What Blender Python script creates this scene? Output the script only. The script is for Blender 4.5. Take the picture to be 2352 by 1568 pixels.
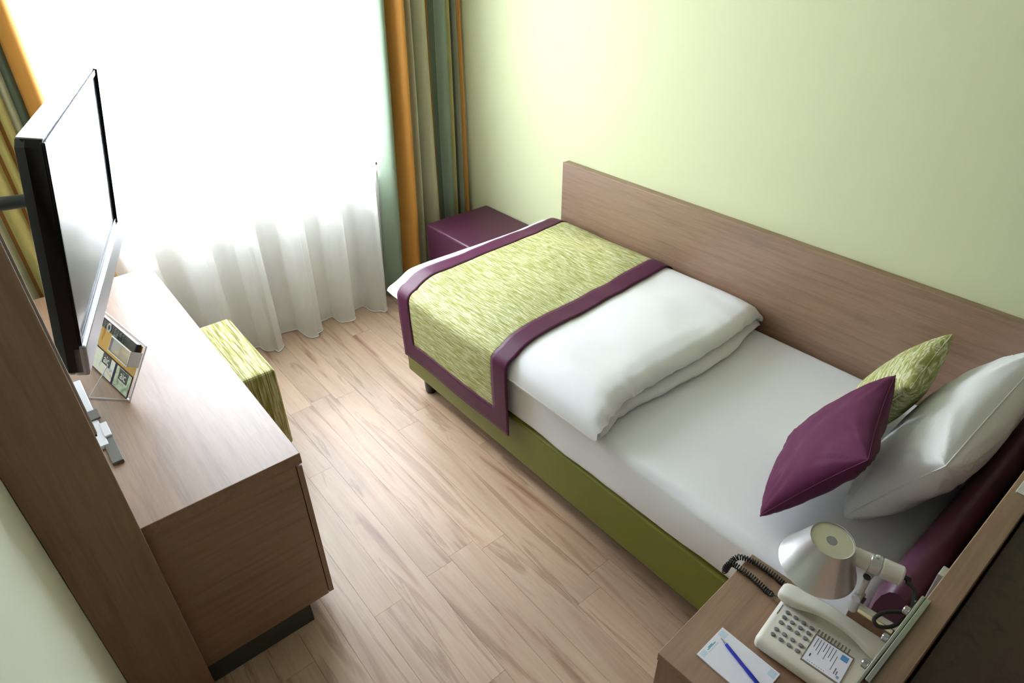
import bpy, bmesh, math, random
from mathutils import Vector, Matrix, noise

# ------------------------------------------------------------------ clear
for o in list(bpy.data.objects):
    bpy.data.objects.remove(o, do_unlink=True)
scene = bpy.context.scene
COL = scene.collection
random.seed(7)

# ------------------------------------------------------------------ camera
cam_d = bpy.data.cameras.new('camera')
cam = bpy.data.objects.new('camera', cam_d)
COL.objects.link(cam)
RT = Vector((0.76986534, -0.63814813, -0.00862134))
UP = Vector((0.35906966, 0.4219367, 0.83248928))
FW = Vector((0.52761382, 0.6440003, -0.55397407))
CP = Vector((0.18397, -0.71858, 2.10071))
cam.matrix_world = Matrix(((RT.x, UP.x, -FW.x, CP.x), (RT.y, UP.y, -FW.y, CP.y), (RT.z, UP.z, -FW.z, CP.z), (0, 0, 0, 1)))
cam_d.sensor_width = 36
cam_d.lens = 1488.04 / 2352 * 36
cam_d.clip_start = 0.02
scene.camera = cam

# ------------------------------------------------------------------ world, light, exposure
world = bpy.data.worlds.new('sky')
scene.world = world
world.use_nodes = True
wb = world.node_tree.nodes['Background']
wb.inputs[0].default_value = (0.80, 0.87, 1.0, 1)      # even overcast sky
wb.inputs[1].default_value = 11.0
sun_d = bpy.data.lights.new('sun', 'SUN')
sun_d.energy = 2.0
sun_d.angle = math.radians(6)
sun_d.color = (1.0, 0.95, 0.86)
sun = bpy.data.objects.new('sun', sun_d)
COL.objects.link(sun)
sun.rotation_euler = Vector((0.30, -1.0, -0.95)).to_track_quat('-Z', 'Y').to_euler()
portal_d = bpy.data.lights.new('window_portal', 'AREA')
portal_d.shape = 'RECTANGLE'
portal_d.size = 1.86
portal_d.size_y = 1.5
portal_d.cycles.is_portal = True
portal = bpy.data.objects.new('window_portal', portal_d)
COL.objects.link(portal)
portal.location = (1.22, 2.93, 1.57)
portal.rotation_euler = (math.radians(-90), 0, 0)
vs = scene.view_settings
vs.view_transform = 'Standard'
vs.look = 'None'
vs.exposure = 1.45
vs.gamma = 1
vs.use_curve_mapping = False
scene.render.film_transparent = False

# ------------------------------------------------------------------ materials
def srgb(r, g, b):
    f = lambda c: (c / 255 / 12.92) if c / 255 <= 0.04045 else ((c / 255 + 0.055) / 1.055) ** 2.4
    return (f(r), f(g), f(b), 1)

def new_mat(name):
    m = bpy.data.materials.new(name)
    m.use_nodes = True
    nt = m.node_tree
    return m, nt, nt.nodes['Principled BSDF']

def plain(name, col, rough=0.5, metal=0.0, spec=0.5, bump=0.0, bscale=60, sheen=0.0, vary=0.0, vscale=3, coat=0.0):
    m, nt, b = new_mat(name)
    b.inputs['Base Color'].default_value = srgb(*col)
    b.inputs['Roughness'].default_value = rough
    b.inputs['Metallic'].default_value = metal
    b.inputs['Specular IOR Level'].default_value = spec
    b.inputs['Sheen Weight'].default_value = sheen
    b.inputs['Coat Weight'].default_value = coat
    tc = nt.nodes.new('ShaderNodeTexCoord')
    if vary > 0:
        n = nt.nodes.new('ShaderNodeTexNoise'); n.inputs['Scale'].default_value = vscale; n.inputs['Detail'].default_value = 3
        mx = nt.nodes.new('ShaderNodeHueSaturation'); mx.inputs['Color'].default_value = srgb(*col)
        mr = nt.nodes.new('ShaderNodeMapRange'); mr.inputs[3].default_value = 1 - vary; mr.inputs[4].default_value = 1 + vary
        nt.links.new(tc.outputs['Object'], n.inputs['Vector']); nt.links.new(n.outputs['Fac'], mr.inputs[0])
        nt.links.new(mr.outputs[0], mx.inputs['Value']); nt.links.new(mx.outputs[0], b.inputs['Base Color'])
    if bump > 0:
        n = nt.nodes.new('ShaderNodeTexNoise'); n.inputs['Scale'].default_value = bscale; n.inputs['Detail'].default_value = 4
        bp = nt.nodes.new('ShaderNodeBump'); bp.inputs['Strength'].default_value = bump; bp.inputs['Distance'].default_value = 0.002
        nt.links.new(tc.outputs['Object'], n.inputs['Vector']); nt.links.new(n.outputs['Fac'], bp.inputs['Height'])
        nt.links.new(bp.outputs[0], b.inputs['Normal'])
    return m

def streaky(name, stops, scale, rough=0.4, spec=0.5, detail=5, dist=0.4, per_object=False, bump=0.05, fine=None, coat=0.0):
    """stretched-noise wood or weave; stops = [(pos, rgb), ...]"""
    m, nt, b = new_mat(name)
    tc = nt.nodes.new('ShaderNodeTexCoord')
    mp = nt.nodes.new('ShaderNodeMapping'); mp.inputs['Scale'].default_value = scale
    nt.links.new(tc.outputs['Object'], mp.inputs['Vector'])
    oi = None
    if per_object:
        oi = nt.nodes.new('ShaderNodeObjectInfo')
        mu = nt.nodes.new('ShaderNodeMath'); mu.operation = 'MULTIPLY'; mu.inputs[1].default_value = 87.0
        nt.links.new(oi.outputs['Random'], mu.inputs[0])
        cx = nt.nodes.new('ShaderNodeCombineXYZ')
        for k in range(3): nt.links.new(mu.outputs[0], cx.inputs[k])
        nt.links.new(cx.outputs[0], mp.inputs['Location'])
    n = nt.nodes.new('ShaderNodeTexNoise'); n.inputs['Scale'].default_value = 1; n.inputs['Detail'].default_value = detail
    n.inputs['Roughness'].default_value = 0.6; n.inputs['Distortion'].default_value = dist
    nt.links.new(mp.outputs[0], n.inputs['Vector'])
    cr = nt.nodes.new('ShaderNodeValToRGB')
    el = cr.color_ramp.elements
    while len(el) < len(stops): el.new(0.5)
    for e, (p, c) in zip(el, stops): e.position = p; e.color = srgb(*c)
    nt.links.new(n.outputs['Fac'], cr.inputs[0])
    out = cr.outputs[0]
    if fine:
        mp2 = nt.nodes.new('ShaderNodeMapping'); mp2.inputs['Scale'].default_value = fine[0]
        nt.links.new(tc.outputs['Object'], mp2.inputs['Vector'])
        n2 = nt.nodes.new('ShaderNodeTexNoise'); n2.inputs['Scale'].default_value = 1; n2.inputs['Detail'].default_value = 2
        nt.links.new(mp2.outputs[0], n2.inputs['Vector'])
        mr = nt.nodes.new('ShaderNodeMapRange'); mr.inputs[1].default_value = 0.3; mr.inputs[2].default_value = 0.7
        mr.inputs[3].default_value = 1 - fine[1]; mr.inputs[4].default_value = 1 + fine[1]
        nt.links.new(n2.outputs['Fac'], mr.inputs[0])
        hs = nt.nodes.new('ShaderNodeHueSaturation'); nt.links.new(out, hs.inputs['Color']); nt.links.new(mr.outputs[0], hs.inputs['Value'])
        out = hs.outputs[0]
    if per_object:
        mr = nt.nodes.new('ShaderNodeMapRange'); mr.inputs[3].default_value = 0.90; mr.inputs[4].default_value = 1.07
        nt.links.new(oi.outputs['Random'], mr.inputs[0])
        hs = nt.nodes.new('ShaderNodeHueSaturation'); nt.links.new(out, hs.inputs['Color']); nt.links.new(mr.outputs[0], hs.inputs['Value'])
        out = hs.outputs[0]
    nt.links.new(out, b.inputs['Base Color'])
    b.inputs['Roughness'].default_value = rough
    b.inputs['Specular IOR Level'].default_value = spec
    b.inputs['Coat Weight'].default_value = coat
    b.inputs['Coat Roughness'].default_value = rough
    if bump > 0:
        bp = nt.nodes.new('ShaderNodeBump'); bp.inputs['Strength'].default_value = bump; bp.inputs['Distance'].default_value = 0.001
        nt.links.new(n.outputs['Fac'], bp.inputs['Height']); nt.links.new(bp.outputs[0], b.inputs['Normal'])
    return m

WOODST = [(0.28, (118, 88, 64)), (0.45, (136, 103, 77)), (0.60, (145, 112, 86)), (0.78, (125, 94, 69))]
def wood(name, s): 
    f = tuple(v * 5 for v in s)
    return streaky(name, WOODST, s, rough=0.50, spec=1.0, detail=6, fine=(f, 0.08), bump=0.06, coat=0.45)
M = {}
M['wood_x'] = wood('wood_grain_x', (2.6, 46, 46))
M['wood_y'] = wood('wood_grain_y', (46, 2.6, 46))
M['wood_z'] = wood('wood_grain_z', (46, 46, 2.6))
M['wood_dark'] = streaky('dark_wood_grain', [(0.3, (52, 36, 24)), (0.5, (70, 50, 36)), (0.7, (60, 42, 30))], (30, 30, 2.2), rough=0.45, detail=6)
M['plank'] = streaky('floor_plank', [(0.26, (122, 88, 66)), (0.36, (158, 124, 100)), (0.42, (180, 150, 125)), (0.56, (190, 163, 138)), (0.63, (160, 128, 104)), (0.68, (188, 160, 135)), (0.84, (150, 117, 93))],
                     (11, 0.85, 11), rough=0.46, spec=0.8, detail=5, dist=0.9, per_object=True, fine=((90, 4, 90), 0.05), bump=0.04)
M['subfloor'] = plain('subfloor', (70, 52, 40), 0.8, bump=0.1)
M['wall'] = plain('wall_paint_green', (212, 215, 174), 0.85, spec=0.2, bump=0.05, bscale=220, vary=0.012)
M['wall_pale'] = plain('wall_paint_pale', (222, 224, 206), 0.85, spec=0.2, bump=0.05, bscale=220, vary=0.012)
M['ceil'] = plain('ceiling_paint', (212, 208, 198), 0.9, spec=0.1, vary=0.01)
M['trim'] = plain('white_trim', (232, 230, 224), 0.45, vary=0.02)
M['cotton'] = plain('white_cotton', (232, 233, 236), 0.85, spec=0.2, bump=0.12, bscale=900, sheen=0.05, vary=0.015)
M['cotton_soft'] = plain('white_duvet_cotton', (238, 239, 241), 0.85, spec=0.2, bump=0.25, bscale=26, sheen=0.05, vary=0.012)
OL = [(0.30, (134, 132, 76)), (0.42, (154, 156, 92)), (0.52, (172, 175, 114)), (0.60, (222, 221, 192)), (0.70, (162, 165, 102))]
M['olive_y'] = streaky('olive_weave_runner', OL, (300, 13, 300), rough=0.75, spec=0.2, detail=2, dist=0.0, bump=0.25)
M['olive_l'] = streaky('olive_weave_cushion', OL, (12, 150, 30), rough=0.75, spec=0.2, detail=2, dist=1.2, bump=0.25)
M['olive_s'] = streaky('olive_weave_stool', [(0.30, (96, 92, 44)), (0.42, (138, 138, 72)), (0.50, (166, 166, 104)), (0.58, (214, 212, 172)), (0.68, (148, 148, 84))], (120, 5, 5), rough=0.7, spec=0.2, detail=3, dist=0.2, bump=0.25)
M['satin'] = plain('purple_satin', (82, 32, 62), 0.5, spec=0.25, sheen=0.0, bump=0.1, bscale=160, vary=0.05)
M['satin_cush'] = plain('purple_cushion_cloth', (92, 36, 70), 0.75, spec=0.2, sheen=0.05, bump=0.1, bscale=160, vary=0.05)
M['purple_l'] = plain('purple_leatherette', (82, 38, 62), 0.42, spec=0.5, bump=0.08, bscale=300, vary=0.03)
M['green_l'] = plain('green_leatherette', (112, 114, 38), 0.45, spec=0.45, bump=0.08, bscale=300, vary=0.03)
M['black'] = plain('black_plastic', (16, 17, 18), 0.35, vary=0.05)
M['black_gloss'] = plain('black_gloss_plastic', (7, 7, 9), 0.18, spec=0.3, vary=0.05)
M['screen'] = plain('tv_screen_glass', (30, 30, 34), 0.14, spec=0.55, vary=0.02, coat=0.15)
M['silver'] = plain('silver_plastic', (160, 162, 172), 0.28, metal=0.6, vary=0.02)
M['alu'] = plain('brushed_aluminium', (206, 207, 210), 0.32, metal=0.85, bump=0.03, bscale=400)
M['alu_white'] = plain('matt_aluminium', (214, 214, 206), 0.42, metal=0.35, vary=0.02)
M['disc'] = plain('cream_diffuser', (206, 206, 178), 0.5, vary=0.02)
M['chrome'] = plain('chrome', (176, 178, 182), 0.14, metal=1.0, vary=0.02)
M['plinth'] = plain('dark_plinth', (58, 62, 52), 0.5, vary=0.05)
M['phone'] = plain('phone_plastic', (214, 212, 200), 0.40, vary=0.012)
M['phone_dark'] = plain('phone_groove', (120, 117, 104), 0.5, vary=0.02)
M['key'] = plain('phone_key', (126, 129, 130), 0.45, vary=0.06, vscale=300)
M['paper'] = plain('white_paper', (228, 229, 238), 0.7, spec=0.2, vary=0.01)
M['ink'] = plain('grey_ink', (130, 130, 146), 0.7, spec=0.1, vary=0.05)
M['ink_dark'] = plain('dark_ink', (60, 58, 84), 0.7, spec=0.1, vary=0.05)
M['ink_blue'] = plain('blue_print', (92, 160, 212), 0.6, spec=0.2, vary=0.1, vscale=120)
M['ink_teal'] = plain('teal_print', (120, 168, 190), 0.6, spec=0.2, vary=0.1, vscale=120)
M['ink_pale'] = plain('pale_blue_print', (196, 214, 228), 0.6, spec=0.2, vary=0.05, vscale=120)
M['blue'] = plain('blue_pen_plastic', (38, 52, 176), 0.25, spec=0.5, vary=0.05)
M['rubber'] = plain('black_rubber', (18, 24, 24), 0.45, vary=0.05)
M['gold'] = plain('gold_leaflet_print', (196, 148, 42), 0.35, spec=0.4, vary=0.12, vscale=14)
M['white_ink'] = plain('white_ink', (240, 240, 240), 0.6, vary=0.01)
M['cream'] = plain('cream_edge', (232, 222, 168), 0.5, vary=0.02)
M['grey_plastic'] = plain('grey_plastic', (96, 94, 90), 0.5, vary=0.05)
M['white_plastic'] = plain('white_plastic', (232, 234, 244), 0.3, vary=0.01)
for k, c in dict(dr_green=(128, 142, 122), dr_orange=(202, 142, 68), dr_beige=(170, 168, 138), dr_dark=(84, 94, 78),
                 dr_yellow=(188, 176, 110), dr_brown=(146, 98, 50), dr_grey=(130, 130, 108)).items():
    M[k] = plain('drape_' + k[3:], c, 0.7, spec=0.25, sheen=0.05, bump=0.08, bscale=500, vary=0.02)

def photo_print(name, seed, stops):
    m, nt, b = new_mat(name)
    tc = nt.nodes.new('ShaderNodeTexCoord'); n = nt.nodes.new('ShaderNodeTexNoise')
    n.noise_dimensions = '4D'; n.inputs['W'].default_value = seed; n.inputs['Scale'].default_value = 26; n.inputs['Detail'].default_value = 3; n.inputs['Distortion'].default_value = 1.0
    cr = nt.nodes.new('ShaderNodeValToRGB'); el = cr.color_ramp.elements
    while len(el) < len(stops): el.new(0.5)
    for e, (p, c) in zip(el, stops): e.position = p; e.color = srgb(*c)
    nt.links.new(tc.outputs['Object'], n.inputs['Vector']); nt.links.new(n.outputs['Fac'], cr.inputs[0]); nt.links.new(cr.outputs[0], b.inputs['Base Color'])
    b.inputs['Roughness'].default_value = 0.35
    return m
M['photo_a'] = photo_print('leaflet_photo_pale', 3.0, [(0.3, (120, 140, 158)), (0.45, (214, 218, 220)), (0.55, (226, 222, 206)), (0.68, (176, 158, 130)), (0.78, (92, 66, 48))])
M['photo_b'] = photo_print('leaflet_photo_green', 9.0, [(0.3, (52, 62, 44)), (0.45, (160, 182, 158)), (0.55, (206, 214, 190)), (0.7, (104, 138, 110))])

def sheer_mat():
    m = bpy.data.materials.new('sheer_voile'); m.use_nodes = True; nt = m.node_tree; nt.nodes.clear()
    out = nt.nodes.new('ShaderNodeOutputMaterial')
    tr = nt.nodes.new('ShaderNodeBsdfTransparent'); tl = nt.nodes.new('ShaderNodeBsdfTranslucent'); df = nt.nodes.new('ShaderNodeBsdfDiffuse')
    tl.inputs[0].default_value = (0.92, 0.92, 0.90, 1); df.inputs[0].default_value = (0.90, 0.90, 0.88, 1); tr.inputs[0].default_value = (1, 1, 1, 1)
    tc = nt.nodes.new('ShaderNodeTexCoord'); n = nt.nodes.new('ShaderNodeTexNoise'); n.inputs['Scale'].default_value = 9; n.inputs['Detail'].default_value = 2
    nt.links.new(tc.outputs['Object'], n.inputs['Vector'])
    mr = nt.nodes.new('ShaderNodeMapRange'); mr.inputs[3].default_value = 0.66; mr.inputs[4].default_value = 0.76
    nt.links.new(n.outputs['Fac'], mr.inputs[0])
    a = nt.nodes.new('ShaderNodeMixShader'); a.inputs[0].default_value = 0.45
    nt.links.new(tl.outputs[0], a.inputs[1]); nt.links.new(df.outputs[0], a.inputs[2])
    c = nt.nodes.new('ShaderNodeMixShader')
    nt.links.new(mr.outputs[0], c.inputs[0]); nt.links.new(tr.outputs[0], c.inputs[1]); nt.links.new(a.outputs[0], c.inputs[2])
    nt.links.new(c.outputs[0], out.inputs[0])
    return m
M['sheer'] = sheer_mat()

def clear_mat(name, tint, gloss=0.08, rough=0.02):
    m = bpy.data.materials.new(name); m.use_nodes = True; nt = m.node_tree; nt.nodes.clear()
    out = nt.nodes.new('ShaderNodeOutputMaterial'); tr = nt.nodes.new('ShaderNodeBsdfTransparent'); gl = nt.nodes.new('ShaderNodeBsdfGlossy')
    tr.inputs[0].default_value = tint; gl.inputs['Roughness'].default_value = rough
    lw = nt.nodes.new('ShaderNodeLayerWeight'); lw.inputs[0].default_value = 0.25
    ad = nt.nodes.new('ShaderNodeMath'); ad.operation = 'MULTIPLY_ADD'; ad.inputs[1].default_value = 0.35; ad.inputs[2].default_value = gloss
    nt.links.new(lw.outputs['Fresnel'], ad.inputs[0])
    mx = nt.nodes.new('ShaderNodeMixShader'); nt.links.new(ad.outputs[0], mx.inputs[0]); nt.links.new(tr.outputs[0], mx.inputs[1]); nt.links.new(gl.outputs[0], mx.inputs[2])
    nt.links.new(mx.outputs[0], out.inputs[0])
    return m
M['glass'] = clear_mat('window_glass', (0.98, 0.99, 0.985, 1), 0.0)
M['acrylic'] = clear_mat('clear_acrylic', (0.97, 0.97, 0.98, 1), 0.02)
M['acrylic_edge'] = plain('acrylic_edge', (226, 228, 236), 0.2, vary=0.02)

# ------------------------------------------------------------------ helpers
def tag(o, label=None, cat=None, group=None, kind=None):
    if label: o['label'] = label
    if cat: o['category'] = cat
    if group: o['group'] = group
    if kind: o['kind'] = kind
    return o

def thing(name, label, cat, loc=(0, 0, 0), rot=None, group=None):
    e = bpy.data.objects.new(name, None); COL.objects.link(e)
    e.empty_display_size = 0.1
    if rot is None: e.matrix_world = Matrix.Translation(loc)
    else: e.matrix_world = Matrix.Translation(loc) @ rot.to_4x4()
    return tag(e, label, cat, group)

def link(name, me, mat, parent=None, smooth=False, local=True, label=None):
    """local=True: mesh is in the parent's own frame; False: mesh is in world coordinates"""
    mats = mat if isinstance(mat, (list, tuple)) else [mat]
    if not me.materials:
        for m in mats: me.materials.append(m)
    if smooth:
        for p in me.polygons: p.use_smooth = True
    o = bpy.data.objects.new(name, me); COL.objects.link(o)
    if parent is not None:
        o.parent = parent
        if not local:
            root = parent
            mw = parent.matrix_world.copy()
            while root.parent is not None:
                root = root.parent
            o.matrix_parent_inverse = WORLD[parent.name].inverted() if parent.name in WORLD else mw.inverted()
            WORLD[o.name] = Matrix.Identity(4)
    if label: o['label'] = label
    return o
WORLD = {}

def to_mesh(name, bm, auto=None):
    bmesh.ops.recalc_face_normals(bm, faces=bm.faces)
    me = bpy.data.meshes.new(name); bm.to_mesh(me); bm.free()
    return me

def bm_box(bm, x0, x1, y0, y1, z0, z1, bevel=0.0, seg=2):
    r = bmesh.ops.create_cube(bm, size=1)
    vs_ = r['verts']
    for v in vs_:
        v.co = Vector(((x0 + x1) / 2 + v.co.x * (x1 - x0), (y0 + y1) / 2 + v.co.y * (y1 - y0), (z0 + z1) / 2 + v.co.z * (z1 - z0)))
    if bevel > 0:
        es = list({e for v in vs_ for e in v.link_edges})
        bmesh.ops.bevel(bm, geom=es, offset=bevel, segments=seg, affect='EDGES', profile=0.5)
    return bm

def box(name, dims, mat, parent=None, bevel=0.0, seg=2, local=True, smooth=False, label=None):
    bm = bmesh.new(); bm_box(bm, *dims, bevel, seg)
    return link(name, to_mesh(name, bm), mat, parent, smooth, local, label)

def boxes(name, lst, mat, parent=None, bevel=0.0, seg=2, local=True, label=None):
    bm = bmesh.new()
    for d in lst: bm_box(bm, *d, bevel, seg)
    return link(name, to_mesh(name, bm), mat, parent, False, local, label)

def grid_mesh(name, P, close_u=False, close_v=False, mats=None):
    nu, nv = len(P), len(P[0])
    verts = [tuple(p) for row in P for p in row]; faces = []; mi = []
    for i in range(nu if close_u else nu - 1):
        for j in range(nv if close_v else nv - 1):
            a = i * nv + j; b = ((i + 1) % nu) * nv + j; c = ((i + 1) % nu) * nv + (j + 1) % nv; d = i * nv + (j + 1) % nv
            faces.append((a, b, c, d))
            if mats: mi.append(mats(i, j))
    me = bpy.data.meshes.new(name); me.from_pydata(verts, [], faces)
    if mats:
        me['_'] = 0
        for p, k in zip(me.polygons, mi): p.material_index = k
    me.update()
    return me

def lathe(name, prof, mat, parent=None, seg=32, mtx=None, local=True, caps=True, label=None):
    """prof: [(r, z)...] around local z, transformed by mtx"""
    bm = bmesh.new(); rings = []
    for r, z in prof:
        if r < 1e-5: rings.append([bm.verts.new((0, 0, z))])
        else: rings.append([bm.verts.new((r * math.cos(2 * math.pi * k / seg), r * math.sin(2 * math.pi * k / seg), z)) for k in range(seg)])
    for A, B in zip(rings, rings[1:]):
        for k in range(seg):
            if len(A) == 1 and len(B) == 1: continue
            if len(A) == 1: bm.faces.new((A[0], B[k], B[(k + 1) % seg]))
            elif len(B) == 1: bm.faces.new((A[k], A[(k + 1) % seg], B[0]))
            else: bm.faces.new((A[k], A[(k + 1) % seg], B[(k + 1) % seg], B[k]))
    if caps:
        for R in (rings[0], rings[-1]):
            if len(R) > 1: bm.faces.new(R)
    if mtx is not None: bmesh.ops.transform(bm, matrix=mtx, verts=bm.verts)
    me = to_mesh(name, bm)
    o = link(name, me, mat, parent, True, local, label)
    autosmooth(o)
    return o

def autosmooth(o, ang=40):
    me = o.data
    for p in me.polygons: p.use_smooth = True
    bm = bmesh.new(); bm.from_mesh(me)
    for e in bm.edges:
        if len(e.link_faces) == 2 and e.calc_face_angle(0) > math.radians(ang): e.smooth = False
    bm.to_mesh(me); bm.free()

def axis_mtx(p, d):
    """matrix taking local z to direction d at point p"""
    return Matrix.Translation(p) @ Vector(d).to_track_quat('Z', 'Y').to_matrix().to_4x4()

def rod(name, p0, p1, r, mat, parent=None, seg=20, local=True, bev=0.0, label=None):
    p0, p1 = Vector(p0), Vector(p1); L = (p1 - p0).length
    b = min(bev, r * .8)
    prof = [(0, 0), (r - b, 0), (r, b), (r, L - b), (r - b, L), (0, L)] if b > 0 else [(0, 0), (r, 0), (r, L), (0, L)]
    return lathe(name, prof, mat, parent, seg, axis_mtx(p0, p1 - p0), local, caps=False, label=label)

def catmull(pts, n=8):
    pts = [Vector(p) for p in pts]; out = []
    q = [pts[0] * 2 - pts[1]] + pts + [pts[-1] * 2 - pts[-2]]
    for i in range(1, len(q) - 2):
        for k in range(n):
            t = k / n; a, b, c, d = q[i - 1], q[i], q[i + 1], q[i + 2]
            out.append(0.5 * ((2 * b) + (c - a) * t + (2 * a - 5 * b + 4 * c - d) * t * t + (3 * b - a - 3 * c + d) * t ** 3))
    out.append(pts[-1]); return out

def tube_bm(bm, path, r, seg=8):
    path = [Vector(p) for p in path]; prev = None; rings = []
    for i, p in enumerate(path):
        t = (path[min(i + 1, len(path) - 1)] - path[max(i - 1, 0)]).normalized()
        if prev is None: n = t.orthogonal().normalized()
        else: n = (prev - t * prev.dot(t)).normalized()
        prev = n; b = t.cross(n)
        rings.append([bm.verts.new(p + r * (math.cos(2 * math.pi * k / seg) * n + math.sin(2 * math.pi * k / seg) * b)) for k in range(seg)])
    for A, B in zip(rings, rings[1:]):
        for k in range(seg): bm.faces.new((A[k], A[(k + 1) % seg], B[(k + 1) % seg], B[k]))
    bm.faces.new(rings[0]); bm.faces.new(rings[-1])

def tube(name, path, r, mat, parent=None, seg=8, local=True, label=None):
    bm = bmesh.new(); tube_bm(bm, path, r, seg)
    return link(name, to_mesh(name, bm), mat, parent, True, local, label)

def nz(x, y, z=0.0): return noise.noise(Vector((x, y, z)))

# ------------------------------------------------------------------ the room
XL, XR, YB, YW, H = -0.034, 2.612, -1.75, 2.74, 2.55
floor = box('floor', (XL - .1, XR + .1, YB - .1, YW + .12, -0.05, -0.012), M['subfloor'])
tag(floor, 'light walnut streaked plank floor of the room', kind='structure')
PW = 0.118
x = XL; col = 0
while x < XR - 1e-3:
    x1 = min(x + PW, XR); y = YB - random.random() * 1.0
    if col == 9: y = 0.715 - 1.24 * 2
    if col == 11: y = 0.24 - 1.24 * 2
    while y < YW:
        y1 = y + 1.24
        a, b = max(y, YB), min(y1, YW)
        if b - a > 0.02:
            bm = bmesh.new(); g = 0.0004
            bm_box(bm, -(x1 - x) / 2 + g, (x1 - x) / 2 - g, -(b - a) / 2 + g, (b - a) / 2 - g, -0.012, 0.0)
            o = link('plank', to_mesh('plank', bm), M['plank'], floor)
            o.location = ((x + x1) / 2, (a + b) / 2, 0)
        y = y1
    x = x1; col += 1
box('ceiling', (XL - .1, XR + .1, YB - .1, YW + .12, H, H + .1), M['ceil'])['kind'] = 'structure'
box('wall_right', (XR, XR + .1, YB - .1, YW + .12, 0, H), M['wall'])['kind'] = 'structure'
box('wall_left', (XL - .1, XL, YB - .1, YW + .12, 0, H), M['wall_pale'])['kind'] = 'structure'
box('wall_back', (XL, XR, YB - .1, YB, 0, H), M['wood_dark'])['kind'] = 'structure'  # unseen wall, set close and in dark wood to absorb bounce light
WX0, WX1, WZ0, WZ1 = 0.30, 2.14, 0.84, 2.30
boxes('wall_window', [(XL, WX0, YW, YW + .12, 0, H), (WX1, XR, YW, YW + .12, 0, H), (WX0, WX1, YW, YW + .12, 0, WZ0), (WX0, WX1, YW, YW + .12, WZ1, H)], M['trim'])['kind'] = 'structure'
win = thing('window_1', 'white framed window behind the sheer curtain', None, (WX0, YW + .06, WZ0)); win['kind'] = 'structure'
def wframe(nm, a, b, c, d): box(nm, (a, b, YW + .05, YW + .09, c, d), M['trim'], win, 0.004, 1, local=False)
wframe('window_frame', WX0, WX0 + .05, WZ0, WZ1); wframe('window_frame', WX1 - .05, WX1, WZ0, WZ1)
wframe('window_frame', WX0 + .05, WX1 - .05, WZ0, WZ0 + .05); wframe('window_frame', WX0 + .05, WX1 - .05, WZ1 - .05, WZ1)
wframe('mullion', 1.20, 1.25, WZ0 + .05, WZ1 - .05)
for a, b in ((WX0 + .05, 1.20), (1.25, WX1 - .05)): box('pane', (a, b, YW + .067, YW + .073, WZ0 + .05, WZ1 - .05), M['glass'], win, local=False)
box('window_sill', (WX0 - .04, WX1 + .04, YW - .04, YW + .05, WZ0 - .03, WZ0), M['trim'], win, 0.006, 2, local=False)
box('baseboard_window', (XL, XR, YW - .014, YW, 0, .07), M['trim'], bevel=.003)['kind'] = 'structure'
box('baseboard_right', (XR - .014, XR, 1.80, YW - .014, 0, .07), M['trim'], bevel=.003)['kind'] = 'structure'
box('baseboard_left', (XL, XL + .014, YB, .70, 0, .07), M['trim'], bevel=.003)['kind'] = 'structure'

# ------------------------------------------------------------------ curtains
rail = thing('curtain_rail', 'white double ceiling rail carrying the curtains above the window', 'curtain rail', (1.29, 2.60, H))
box('track', (XL + .02, XR - .02, 2.55, 2.58, H - .025, H), M['trim'], rail, local=False)
box('track', (XL + .02, XR - .02, 2.63, 2.66, H - .025, H), M['trim'], rail, local=False)

def sheer():
    x0, x1, n, rows = 0.505, 1.897, 420, 26
    P = []
    fr = [0.34, 0.60, 0.86, 1.09, 1.345, 1.565, 1.775, 2.02]          # where the folds come forward
    for i in range(n + 1):
        t = i / n; xx = x0 + (x1 - x0) * t; row = []
        k = max(q for q in range(len(fr) - 1) if fr[q] <= xx + 1e-9)
        ph = 2 * math.pi * (k + (xx - fr[k]) / (fr[k + 1] - fr[k]))
        am = 0.85 + 0.25 * math.sin(k * 2.3 + 0.7)
        for j in range(rows + 1):
            s = j / rows; z = 0.006 + (H - 0.035) * s
            a = (0.062 * (1 - s) ** 0.7 + 0.018) * am
            w = math.cos(ph + 0.5 * s * math.sin(5 * t) + 0.35 * math.sin(ph))
            w = math.copysign(abs(w) ** 0.7, w)
            yy = 2.590 + 0.016 * nz(t * 5, s * 2) - a * w + 0.006 * math.sin(ph * 3 + 2 + t * 9) * (1 - s * .5)
            dx = 0.018 * (1 - s) * math.sin(2 * ph)
            row.append((xx + dx + 0.13 * s * max(0, t - .35) / .65, yy, z))
        P.append(row)
    return P
P = sheer()
sc = thing('sheer_curtain', 'white sheer voile curtain hanging in soft folds across the window', 'curtain', (1.2, 2.6, 0))
link('voile', grid_mesh('voile', P), M['sheer'], sc, True, local=False)
bm = bmesh.new(); tube_bm(bm, [Vector(r[0]) for r in P], 0.0035, 6)
link('hem', to_mesh('hem', bm), M['cotton'], sc, True, local=False)

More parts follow.
